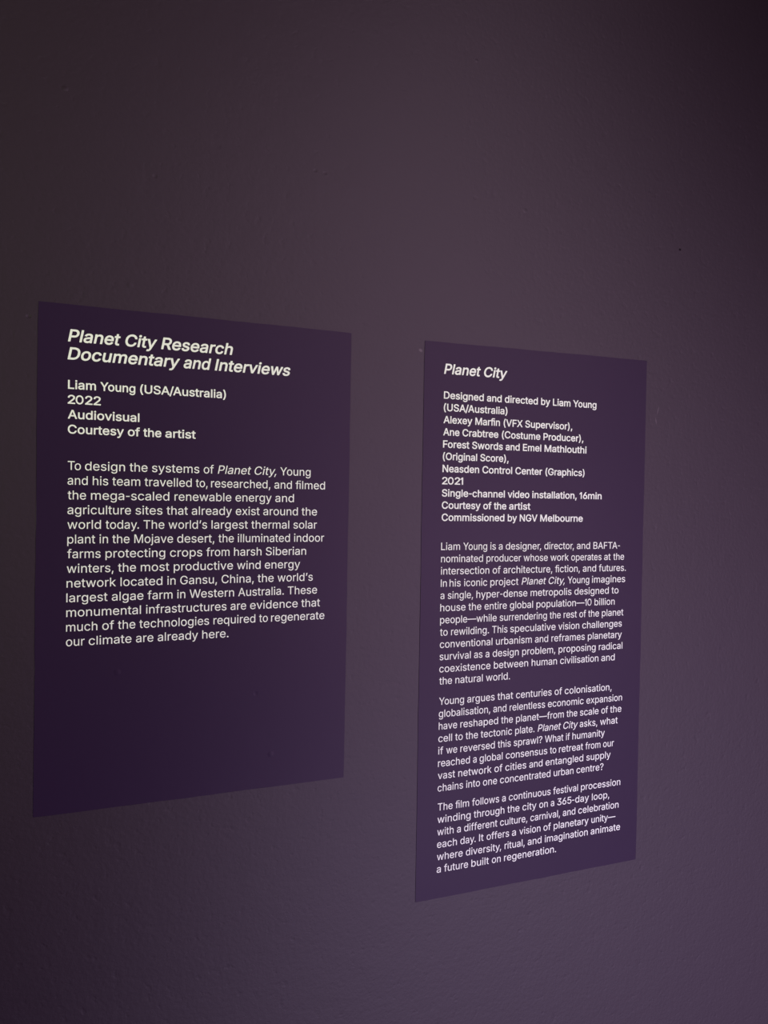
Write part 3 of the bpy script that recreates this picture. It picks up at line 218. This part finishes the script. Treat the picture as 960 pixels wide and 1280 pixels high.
RIGHT_LINES = [   # baseline height mm, slope, weight, words (text, x mm, size mm, italic)
 (161.13, 0.00517, 2, [('Planet', 427.59, 25.88, 1), ('City', 485.24, 27.05, 1)]),
 (129.15, 0.00513, 1, [('Designed', 428.16, 19.28, 0), ('and', 491.56, 19.04, 0), ('directed', 518.41, 19.41, 0), ('by', 574.59, 18.76, 0), ('Liam', 593.34, 19.35, 0), ('Young', 627.14, 18.99, 0)]),
 (113.42, 0.00447, 1, [('(USA/Australia)', 427.75, 19.26, 0)]),
 (97.68, 0.00382, 1, [('Alexey', 429.14, 18.79, 0), ('Marfin', 474.44, 18.56, 0), ('(VFX', 516.38, 18.78, 0), ('Supervisor),', 550.64, 19.15, 0)]),
 (81.94, 0.00316, 1, [('Ane', 429.02, 18.38, 0), ('Crabtree', 456.22, 18.86, 0), ('(Costume', 514.01, 19.17, 0), ('Producer),', 579.23, 19.25, 0)]),
 (66.2, 0.0025, 1, [('Forest', 428.22, 18.92, 0), ('Swords', 470.77, 18.93, 0), ('and', 521.24, 18.51, 0), ('Emel', 547.32, 19.07, 0), ('Mathlouthi', 581.32, 20.34, 0)]),
 (50.46, 0.00184, 1, [('(Original', 427.68, 18.64, 0), ('Score),', 483.19, 18.45, 0)]),
 (34.72, 0.00119, 1, [('Neasden', 428.08, 18.82, 0), ('Control', 486.55, 19.32, 0), ('Center', 536.61, 19.31, 0), ('(Graphics)', 582.98, 19.24, 0)]),
 (18.99, 0.00053, 1, [('2021', 427.54, 22.29, 0)]),
 (3.25, -0.00013, 1, [('Single-channel', 428.21, 19.29, 0), ('video', 526.05, 18.94, 0), ('installation,', 563.65, 19.86, 0), ('16min', 640.59, 20.82, 0)]),
 (-12.49, -0.00079, 1, [('Courtesy', 428.33, 19.15, 0), ('of', 488.99, 19.0, 0), ('the', 505.27, 18.69, 0), ('artist', 528.19, 20.57, 0)]),
 (-28.23, -0.00144, 1, [('Commissioned', 428.42, 19.34, 0), ('by', 526.11, 18.39, 0), ('NGV', 544.5, 18.85, 0), ('Melbourne', 576.68, 20.11, 0)]),
 (-66.05, -0.00288, 0, [('Liam', 427.83, 18.84, 0), ('Young', 460.76, 17.49, 0), ('is', 500.49, 17.97, 0), ('a', 513.4, 18.53, 0), ('designer,', 524.07, 18.96, 0), ('director,', 584.54, 18.42, 0), ('and', 637.59, 19.29, 0), ('BAFTA-', 664.83, 19.06, 0)]),
 (-81.92, -0.00318, 0, [('nominated', 428.15, 18.3, 0), ('producer', 494.84, 18.08, 0), ('whose', 552.31, 18.14, 0), ('work', 594.9, 18.65, 0), ('operates', 628.67, 18.03, 0), ('at', 684.08, 19.44, 0), ('the', 700.29, 18.82, 0)]),
 (-97.79, -0.00348, 0, [('intersection', 428.49, 18.89, 0), ('of', 504.76, 19.14, 0), ('architecture,', 521.16, 18.95, 0), ('fiction,', 603.09, 19.07, 0), ('and', 648.4, 19.51, 0), ('futures.', 675.93, 18.98, 0)]),
 (-113.65, -0.00378, 0, [('In', 428.4, 17.74, 0), ('his', 440.99, 18.96, 0), ('iconic', 462.44, 18.18, 0), ('project', 501.23, 19.32, 0), ('Planet', 549.17, 19.02, 1), ('City,', 591.53, 19.96, 1), ('Young', 623.97, 17.74, 0), ('imagines', 663.93, 20.0, 0)]),
 (-129.52, -0.00407, 0, [('a', 428.63, 18.18, 0), ('single,', 439.12, 18.03, 0), ('hyper-dense', 480.6, 19.07, 0), ('metropolis', 563.73, 19.6, 0), ('designed', 635.1, 19.75, 0), ('to', 698.5, 20.13, 0)]),
 (-145.39, -0.00437, 0, [('house', 428.16, 19.12, 0), ('the', 470.07, 19.05, 0), ('entire', 493.49, 18.76, 0), ('global', 532.1, 18.98, 0), ('population—10', 573.38, 19.17, 0), ('billion', 668.92, 19.08, 0)]),
 (-161.26, -0.00467, 0, [('people—while', 428.35, 18.28, 0), ('surrendering', 516.85, 18.01, 0), ('the', 595.81, 17.88, 0), ('rest', 617.76, 18.33, 0), ('of', 644.23, 17.67, 0), ('the', 659.37, 18.37, 0), ('planet', 681.91, 19.06, 0)]),
 (-177.13, -0.00497, 0, [('to', 429.35, 18.23, 0), ('rewilding.', 444.49, 18.19, 0), ('This', 505.71, 17.71, 0), ('speculative', 533.26, 19.56, 0), ('vision', 610.14, 18.7, 0), ('challenges', 649.39, 19.53, 0)]),
 (-192.99, -0.00527, 0, [('conventional', 428.92, 18.82, 0), ('urbanism', 511.45, 18.99, 0), ('and', 572.64, 18.37, 0), ('reframes', 598.52, 19.28, 0), ('planetary', 658.86, 19.51, 0)]),
 (-208.86, -0.00557, 0, [('survival', 428.89, 18.49, 0), ('as', 479.25, 18.17, 0), ('a', 496.35, 18.74, 0), ('design', 507.16, 18.97, 0), ('problem,', 552.36, 18.93, 0), ('proposing', 610.61, 19.27, 0), ('radical', 677.91, 19.51, 0)]),
 (-224.73, -0.00587, 0, [('coexistence', 428.76, 19.31, 0), ('between', 508.95, 19.36, 0), ('human', 567.6, 19.14, 0), ('civilisation', 613.85, 19.15, 0), ('and', 683.0, 20.16, 0)]),
 (-240.6, -0.00616, 0, [('the', 429.57, 18.28, 0), ('natural', 452.0, 18.81, 0), ('world.', 497.89, 18.8, 0)]),
 (-267.1, -0.00666, 0, [('Young', 429.65, 17.9, 0), ('argues', 470.35, 18.76, 0), ('that', 516.12, 19.59, 0), ('centuries', 544.38, 19.04, 0), ('of', 605.84, 19.44, 0), ('colonisation,', 622.49, 19.56, 0)]),
 (-283.26, -0.00691, 0, [('globalisation,', 429.26, 17.89, 0), ('and', 509.84, 17.49, 0), ('relentless', 534.49, 18.12, 0), ('economic', 595.34, 18.72, 0), ('expansion', 658.98, 18.76, 0)]),
 (-299.42, -0.00697, 0, [('have', 429.1, 17.64, 0), ('reshaped', 460.44, 18.98, 0), ('the', 522.47, 18.17, 0), ('planet—from', 544.78, 18.43, 0), ('the', 626.74, 17.8, 0), ('scale', 648.57, 19.04, 0), ('of', 684.94, 18.2, 0), ('the', 700.52, 19.65, 0)]),
 (-315.57, -0.00702, 0, [('cell', 429.2, 18.79, 0), ('to', 454.02, 18.4, 0), ('the', 469.3, 18.33, 0), ('tectonic', 491.83, 18.4, 0), ('plate.', 543.93, 17.81, 0), ('Planet', 579.29, 18.46, 1), ('City', 620.41, 19.08, 1), ('asks,', 648.69, 18.49, 0), ('what', 683.33, 19.64, 0)]),
 (-331.73, -0.00708, 0, [('if', 429.14, 19.31, 0), ('we', 441.16, 17.28, 0), ('reversed', 461.12, 18.38, 0), ('this', 518.02, 17.84, 0), ('sprawl?', 542.21, 18.34, 0), ('What', 592.06, 17.85, 0), ('if', 626.01, 17.15, 0), ('humanity', 636.36, 18.65, 0)]),
 (-347.89, -0.00713, 0, [('reached', 428.97, 18.0, 0), ('a', 480.73, 17.13, 0), ('global', 490.32, 18.37, 0), ('consensus', 530.28, 18.88, 0), ('to', 600.65, 17.13, 0), ('retreat', 614.52, 19.08, 0), ('from', 659.53, 17.24, 0), ('our', 689.24, 18.01, 0)]),
 (-364.05, -0.00719, 0, [('vast', 429.75, 18.58, 0), ('network', 458.68, 19.11, 0), ('of', 513.16, 19.51, 0), ('cities', 529.86, 19.69, 0), ('and', 567.57, 18.39, 0), ('entangled', 593.48, 19.58, 0), ('supply', 660.98, 19.52, 0)]),
 (-380.2, -0.00724, 0, [('chains', 429.39, 17.88, 0), ('into', 470.95, 17.94, 0), ('one', 496.18, 18.32, 0), ('concentrated', 522.11, 18.62, 0), ('urban', 606.83, 18.23, 0), ('centre?', 644.71, 19.15, 0)]),
 (-405.3, -0.00733, 0, [('The', 430.07, 17.99, 0), ('film', 456.17, 18.21, 0), ('follows', 480.77, 17.76, 0), ('a', 525.83, 18.12, 0), ('continuous', 536.26, 18.65, 0), ('festival', 607.36, 17.74, 0), ('procession', 652.51, 19.28, 0)]),
 (-421.6, -0.00739, 0, [('winding', 430.14, 19.39, 0), ('through', 483.61, 18.64, 0), ('the', 534.78, 18.82, 0), ('city', 557.88, 19.58, 0), ('on', 584.68, 18.48, 0), ('a', 603.4, 18.1, 0), ('365-day', 613.67, 20.0, 0), ('loop,', 671.48, 19.8, 0)]),
 (-437.91, -0.00744, 0, [('with', 430.15, 18.26, 0), ('a', 458.62, 18.28, 0), ('different', 469.17, 18.13, 0), ('culture,', 523.39, 17.92, 0), ('carnival,', 570.86, 17.93, 0), ('and', 623.61, 18.1, 0), ('celebration', 649.1, 19.38, 0)]),
 (-454.22, -0.0075, 0, [('each', 429.95, 19.01, 0), ('day.', 463.95, 17.91, 0), ('It', 491.3, 19.89, 0), ('offers', 503.31, 18.23, 0), ('a', 542.24, 19.89, 0), ('vision', 554.06, 18.2, 0), ('of', 592.26, 19.03, 0), ('planetary', 608.54, 19.4, 0), ('unity—', 671.58, 18.42, 0)]),
 (-470.53, -0.00756, 0, [('where', 430.33, 18.86, 0), ('diversity,', 472.42, 18.69, 0), ('ritual,', 530.79, 18.38, 0), ('and', 567.44, 19.23, 0), ('imagination', 594.57, 19.33, 0), ('animate', 671.12, 20.08, 0)]),
 (-486.83, -0.00759, 0, [('a', 430.16, 19.17, 0), ('future', 441.23, 18.27, 0), ('built', 480.45, 19.85, 0), ('on', 511.93, 18.14, 0), ('regeneration.', 530.23, 19.45, 0)]),
]

# ---------------------------------------------------------------- materials
def nodes_of(name):
    m = bpy.data.materials.new(name)
    m.use_nodes = True
    nt = m.node_tree
    return m, nt, nt.nodes['Principled BSDF']

def noise(nt, vec, scale, detail=4.0, rough=0.55):
    n = nt.nodes.new('ShaderNodeTexNoise')
    n.inputs['Scale'].default_value = scale
    n.inputs['Detail'].default_value = detail
    n.inputs['Roughness'].default_value = rough
    nt.links.new(vec, n.inputs['Vector'])
    return n.outputs['Fac']

def math_node(nt, op, a, b=None, clamp=False):
    n = nt.nodes.new('ShaderNodeMath')
    n.operation = op
    n.use_clamp = clamp
    for i, v in enumerate((a, b)):
        if v is None:
            continue
        if isinstance(v, (int, float)):
            n.inputs[i].default_value = v
        else:
            nt.links.new(v, n.inputs[i])
    return n.outputs[0]

def map_range(nt, v, a, b, c, d):
    n = nt.nodes.new('ShaderNodeMapRange')
    nt.links.new(v, n.inputs['Value'])
    for k, q in zip(('From Min', 'From Max', 'To Min', 'To Max'), (a, b, c, d)):
        n.inputs[k].default_value = q
    return n.outputs['Result']

def mix_rgb(nt, fac, a, b):
    n = nt.nodes.new('ShaderNodeMix')
    n.data_type = 'RGBA'
    if isinstance(fac, (int, float)):
        n.inputs['Factor'].default_value = fac
    else:
        nt.links.new(fac, n.inputs['Factor'])
    for i, v in ((6, a), (7, b)):
        if isinstance(v, tuple):
            n.inputs[i].default_value = (*v, 1)
        else:
            nt.links.new(v, n.inputs[i])
    return n.outputs[2]

def spot(nt, vec, x, z, ax, az, ang=0.0):
    """1 at a mark's middle, 0 outside an ellipse ax by az metres turned by ang."""
    mp = nt.nodes.new('ShaderNodeMapping')
    mp.vector_type = 'TEXTURE'
    mp.inputs['Location'].default_value = (x, 0, z)
    mp.inputs['Rotation'].default_value = (0, ang, 0)
    mp.inputs['Scale'].default_value = (ax, 1.0, az)
    nt.links.new(vec, mp.inputs['Vector'])
    ln = nt.nodes.new('ShaderNodeVectorMath')
    ln.operation = 'LENGTH'
    nt.links.new(mp.outputs['Vector'], ln.inputs[0])
    return map_range(nt, ln.outputs['Value'], 1.0, 0.35, 0.0, 1.0)

def wall_material():
    m, nt, p = nodes_of('painted_plum_plaster')
    tc = nt.nodes.new('ShaderNodeTexCoord')
    vec = tc.outputs['Object']
    n1 = noise(nt, vec, 3.0, 3.0)
    col = mix_rgb(nt, n1, WALL_A, WALL_B)
    # knocks in the paint: pale chips and scratches, one dark pinhole
    pale = None
    for x, z, ax, az, ang in ((0.3957, 0.1880, 0.0035, 0.0025, 0.5), (0.7745, 0.1330, 0.0010, 0.0080, 0.25),
                              (0.7715, 0.1180, 0.0010, 0.0060, -0.2)):
        s = spot(nt, vec, x, z + EYE, ax, az, ang)
        pale = s if pale is None else math_node(nt, 'MAXIMUM', pale, s)
    col = mix_rgb(nt, math_node(nt, 'MULTIPLY', pale, 0.35), col, (0.16, 0.12, 0.15))
    hole = spot(nt, vec, 0.8082, 0.3704 + EYE, 0.0026, 0.0024)
    col = mix_rgb(nt, math_node(nt, 'MULTIPLY', hole, 0.95), col, (0.002, 0.0015, 0.002))
    nt.links.new(col, p.inputs['Base Color'])
    p.inputs['Specular IOR Level'].default_value = WALL_SPEC
    lev = math_node(nt, 'MULTIPLY', math_node(nt, 'SUBTRACT', 1.0, hole), WALL_SPEC)
    nt.links.new(lev, p.inputs['Specular IOR Level'])
    p.inputs['Specular Tint'].default_value = (1.0, 0.86, 1.0, 1)   # violet sheen of the satin paint
    p.inputs['Roughness'].default_value = WALL_ROUGH
    # roller texture with a few pimples and dents
    fine = noise(nt, vec, 190.0, 3.0, 0.55)
    mid = noise(nt, vec, 28.0, 3.0, 0.6)
    crater = map_range(nt, noise(nt, vec, 90.0, 2.0, 0.5), 0.60, 0.80, 0.0, -0.45)
    h = math_node(nt, 'ADD', math_node(nt, 'MULTIPLY', fine, 0.6), math_node(nt, 'MULTIPLY', mid, 0.9))
    h = math_node(nt, 'ADD', h, crater)
    for x, z, a, k in ((-0.0557, 0.1850, 0.0030, -3.0), (-0.0225, 0.4290, 0.0035, 2.5), (0.0700, 0.3520, 0.003, -1.6),
                       (0.0450, 0.2290, 0.004, 1.6), (0.2540, 0.3900, 0.003, -2.0), (0.2660, 0.3890, 0.003, -2.0),
                       (0.4700, 0.3920, 0.004, -1.8), (0.4680, 0.5680, 0.003, 2.0), (0.5450, 0.3870, 0.004, 2.0)):
        s = spot(nt, vec, x, z + EYE, a, a * 0.8)
        h = math_node(nt, 'ADD', h, math_node(nt, 'MULTIPLY', s, 0.35 * k))
    b = nt.nodes.new('ShaderNodeBump')
    b.inputs['Strength'].default_value = 1.0
    b.inputs['Distance'].default_value = WALL_BUMP
    nt.links.new(h, b.inputs['Height'])
    nt.links.new(b.outputs['Normal'], p.inputs['Normal'])
    return m

def panel_material():
    m, nt, p = nodes_of('deep_purple_vinyl')
    tc = nt.nodes.new('ShaderNodeTexCoord')
    vec = tc.outputs['Object']
    col = mix_rgb(nt, noise(nt, vec, 6.0, 2.0), PANEL_A, PANEL_B)
    nt.links.new(col, p.inputs['Base Color'])
    p.inputs['Specular IOR Level'].default_value = PANEL_SPEC
    p.inputs['Specular Tint'].default_value = (1.0, 0.78, 1.0, 1)
    p.inputs['Roughness'].default_value = PANEL_ROUGH
    h = math_node(nt, 'ADD', math_node(nt, 'MULTIPLY', noise(nt, vec, 130.0, 3.0, 0.5), 0.2),
                  math_node(nt, 'MULTIPLY', noise(nt, vec, 24.0, 3.0, 0.6), 0.8))
    # bubbles where the sheet lies over pimples of the wall
    for x, z, a, k in ((0.0355, -0.1970, 0.004, 1.0), (0.2090, -0.3070, 0.004, 1.0), (0.1900, -0.2330, 0.003, -0.8)):
        s = spot(nt, vec, x, z + EYE, a, a)
        h = math_node(nt, 'ADD', h, math_node(nt, 'MULTIPLY', s, k))
    b = nt.nodes.new('ShaderNodeBump')
    b.inputs['Distance'].default_value = PANEL_BUMP
    nt.links.new(h, b.inputs['Height'])
    nt.links.new(b.outputs['Normal'], p.inputs['Normal'])
    return m

def plain_material(name, ca, cb, scale, rough, spec):
    m, nt, p = nodes_of(name)
    tc = nt.nodes.new('ShaderNodeTexCoord')
    nt.links.new(mix_rgb(nt, noise(nt, tc.outputs['Object'], scale), ca, cb), p.inputs['Base Color'])
    p.inputs['Roughness'].default_value = rough
    p.inputs['Specular IOR Level'].default_value = spec
    return m

WALL_A, WALL_B = (0.0095, 0.0033, 0.0090), (0.0103, 0.0035, 0.0098)
WALL_SPEC, WALL_ROUGH, WALL_BUMP = 0.486, 0.546, 0.00032
PANEL_A, PANEL_B = (0.0144, 0.0058, 0.0236), (0.0153, 0.0062, 0.0250)
PANEL_SPEC, PANEL_ROUGH, PANEL_BUMP = 0.196, 0.460, 0.00018

M_WALL = wall_material()
M_PANEL = panel_material()
M_INK = plain_material('off_white_ink', (0.795, 0.825, 0.765), (0.815, 0.845, 0.785), 40.0, 0.6, 0.2)

# ---------------------------------------------------------------- meshes
def link_mesh(name, verts, faces, mat, parent=None):
    me = bpy.data.meshes.new(name)
    me.from_pydata(verts, [], faces)
    me.materials.append(mat)
    me.update()
    o = bpy.data.objects.new(name, me)
    C.objects.link(o)
    if parent is not None:
        o.parent = parent
        o.matrix_parent_inverse = parent.matrix_world.inverted()
    return o

def box(name, x0, x1, y0, y1, z0, z1, mat):
    v = [(x, y, z) for z in (z0, z1) for y in (y0, y1) for x in (x0, x1)]
    f = [(0, 2, 3, 1), (4, 5, 7, 6), (0, 1, 5, 4), (2, 6, 7, 3), (0, 4, 6, 2), (1, 3, 7, 5)]
    return link_mesh(name, v, f, mat)

# the setting
wall = box('wall_back', -3.0, 4.5, 0.0, 0.15, 0.0, 3.6, M_WALL)
wall['kind'] = 'structure'

SHEET = 0.0006        # thickness of a panel's vinyl sheet
INK = 0.00012         # raised ink

def sheet(corners, parent):
    """Vinyl sheet from its four corners (x, z), clockwise from top left, with rounded-over edges."""
    cx = sum(c[0] for c in corners) / 4
    cz = sum(c[1] for c in corners) / 4
    def ring(inset, y):
        out = []
        n = 24
        for i in range(4):
            a, b = corners[i], corners[(i + 1) % 4]
            for k in range(n):
                t = k / n
                x = a[0] + (b[0] - a[0]) * t
                z = a[1] + (b[1] - a[1]) * t
                # the hand-cut edge wanders by a few tenths of a millimetre
                wob = (0.0003 * math.sin(17.0 * t + 2.1 * i + 31 * cx) + 0.0002 * math.sin(61.0 * t + i)) * math.sin(math.pi * t)
                x += math.copysign(wob - inset, x - cx) if i in (1, 3) else (-math.copysign(inset, x - cx) if k == 0 else 0)
                z += math.copysign(wob - inset, z - cz) if i in (0, 2) else (-math.copysign(inset, z - cz) if k == 0 else 0)
                out.append((x, y, z + EYE))
        return out
    rings = [ring(0, 0.0), ring(0, -SHEET * 0.7), ring(0.0003, -SHEET)]
    n = len(rings[0])
    v = [p for r in rings for p in r]
    f = []
    for a in range(2):
        for k in range(n):
            q = (k + 1) % n
            f.append((a * n + k, (a + 1) * n + k, (a + 1) * n + q, a * n + q))
    f.append(tuple(range(n)))
    f.append(tuple(2 * n + k for k in reversed(range(n))))
    o = link_mesh('panel_sheet', v, f, M_PANEL, parent)
    return o

CACHE = {}
def glyph(weight, ch):
    key = (weight, ch)
    if key not in CACHE:
        adv, *parts = GLYPHS[weight][ch]
        loops = []
        for part in parts:
            q = [s / 1000 for s in part]
            loops.append([(q[i], q[i + 1]) for i in range(0, len(q), 2)])
        def inside(pt, lp):
            hit = False
            for i in range(len(lp)):
                (ax, ay), (bx, by) = lp[i - 1], lp[i]
                if (ay > pt[1]) != (by > pt[1]) and pt[0] < ax + (pt[1] - ay) * (bx - ax) / (by - ay):
                    hit = not hit
            return hit
        # each solid stroke is filled on its own, together with the counters inside it
        solid = [i for i, lp in enumerate(loops) if sum(inside(lp[0], o) for o in loops if o is not lp) % 2 == 0]
        flat = [p for lp in loops for p in lp]
        first = [sum(len(lp) for lp in loops[:i]) for i in range(len(loops))]
        tris = []
        for s in solid:
            grp = [s] + [i for i in range(len(loops)) if i not in solid and inside(loops[i][0], loops[s])]
            idx = [first[i] + k for i in grp for k in range(len(loops[i]))]
            tris += [tuple(idx[k] for k in t)
                     for t in tessellate_polygon([[Vector((x, y, 0)) for x, y in loops[i]] for i in grp])]
        out = []
        for a, b, c in tris:                       # front faces look towards the room (-y)
            (ax, ay), (bx, by), (cx, cy) = flat[a], flat[b], flat[c]
            area2 = (bx - ax) * (cy - ay) - (cx - ax) * (by - ay)
            out.append((a, b, c) if area2 > 0 else (a, c, b))
        CACHE[key] = (adv / 1000, loops, flat, out)
    return CACHE[key]

class Ink:
    """Collects letters and links them as one mesh of slightly raised ink."""
    def __init__(self):
        self.v, self.f = [], []

    def word(self, text, x0, z0, slope, weight, size_x, size_z, italic):
        pen = 0.0
        codes = [ord(c) for c in text]
        for i in range(len(text) - 1):
            if text[i:i + 2] == 'fi':              # joined letter pair, kept under code 0
                codes[i], codes[i + 1] = 0, None
        for i, ch in enumerate(codes):
            if ch is None:
                continue
            adv, loops, flat, tris = glyph(weight, ch)
            base = len(self.v)
            n = len(flat)
            for y in (-SHEET - INK, -SHEET):
                for gx, gy in flat:
                    px = (pen + gx) * size_x + (0.19 * gy * size_z if italic else 0.0)
                    x = x0 + px
                    self.v.append((x / 1000, y, (z0 + slope * (x - LEFT0) + gy * size_z) / 1000 + EYE))
            self.f += [(base + a, base + b, base + c) for a, b, c in tris]
            k = base
            for lp in loops:
                m = len(lp)
                for j in range(m):
                    q = (j + 1) % m
                    self.f.append((k + j, k + n + j, k + n + q, k + q))
                k += m
            pen += adv + KERN.get(text[i:i + 2], 0) / 1000

    def build(self, name, parent):
        return link_mesh(name, self.v, self.f, M_INK, parent)

LEFT0 = 0.0
def panel(label, corners, lines, blocks):
    global LEFT0
    base_x = (corners[2][0] + corners[3][0]) / 2
    root = bpy.data.objects.new('text_panel', None)
    root.location = (base_x, 0, min(corners[2][1], corners[3][1]) + EYE)
    root.empty_display_size = 0.05
    C.objects.link(root)
    bpy.context.view_layer.update()
    root['label'] = label
    root['category'] = 'sign'
    root['group'] = 'purple wall text panels'
    sheet(corners, root)
    LEFT0 = lines[0][3][0][1]
    for name, first, last in blocks:
        main, em = Ink(), Ink()
        for z, slope, weight, words in lines[first:last]:
            size_z = (18.7, 17.8, 24.6)[weight]
            for text, x, size, italic in words:
                target = em if (italic and weight == 0) else main
                target.word(text, x, z, slope, weight, size, size_z, italic)
        o = main.build(name, root)
        if em.v:
            e = em.build('italic_title', o)
    return root

panel('shorter dark purple wall text panel with two-line italic heading and one paragraph',
      [(-0.0467, 0.2013), (0.3022, 0.2009), (0.3008, -0.3456), (-0.0477, -0.3469)], LEFT_LINES,
      [('heading', 0, 2), ('credit_line', 2, 3), ('credit_line', 3, 4), ('credit_line', 4, 5), ('credit_line', 5, 6),
       ('paragraph', 6, 19)])
panel('taller dark purple wall text panel with one-line italic heading and three paragraphs',
      [(0.4011, 0.2006), (0.7518, 0.2034), (0.7520, -0.5203), (0.4014, -0.5202)], RIGHT_LINES,
      [('heading', 0, 1), ('credit_line', 1, 3), ('credit_line', 3, 4), ('credit_line', 4, 5), ('credit_line', 5, 7),
       ('credit_line', 7, 8), ('credit_line', 8, 9), ('credit_line', 9, 10), ('credit_line', 10, 11), ('credit_line', 11, 12),
       ('paragraph', 12, 24), ('paragraph', 24, 32), ('paragraph', 32, 38)])
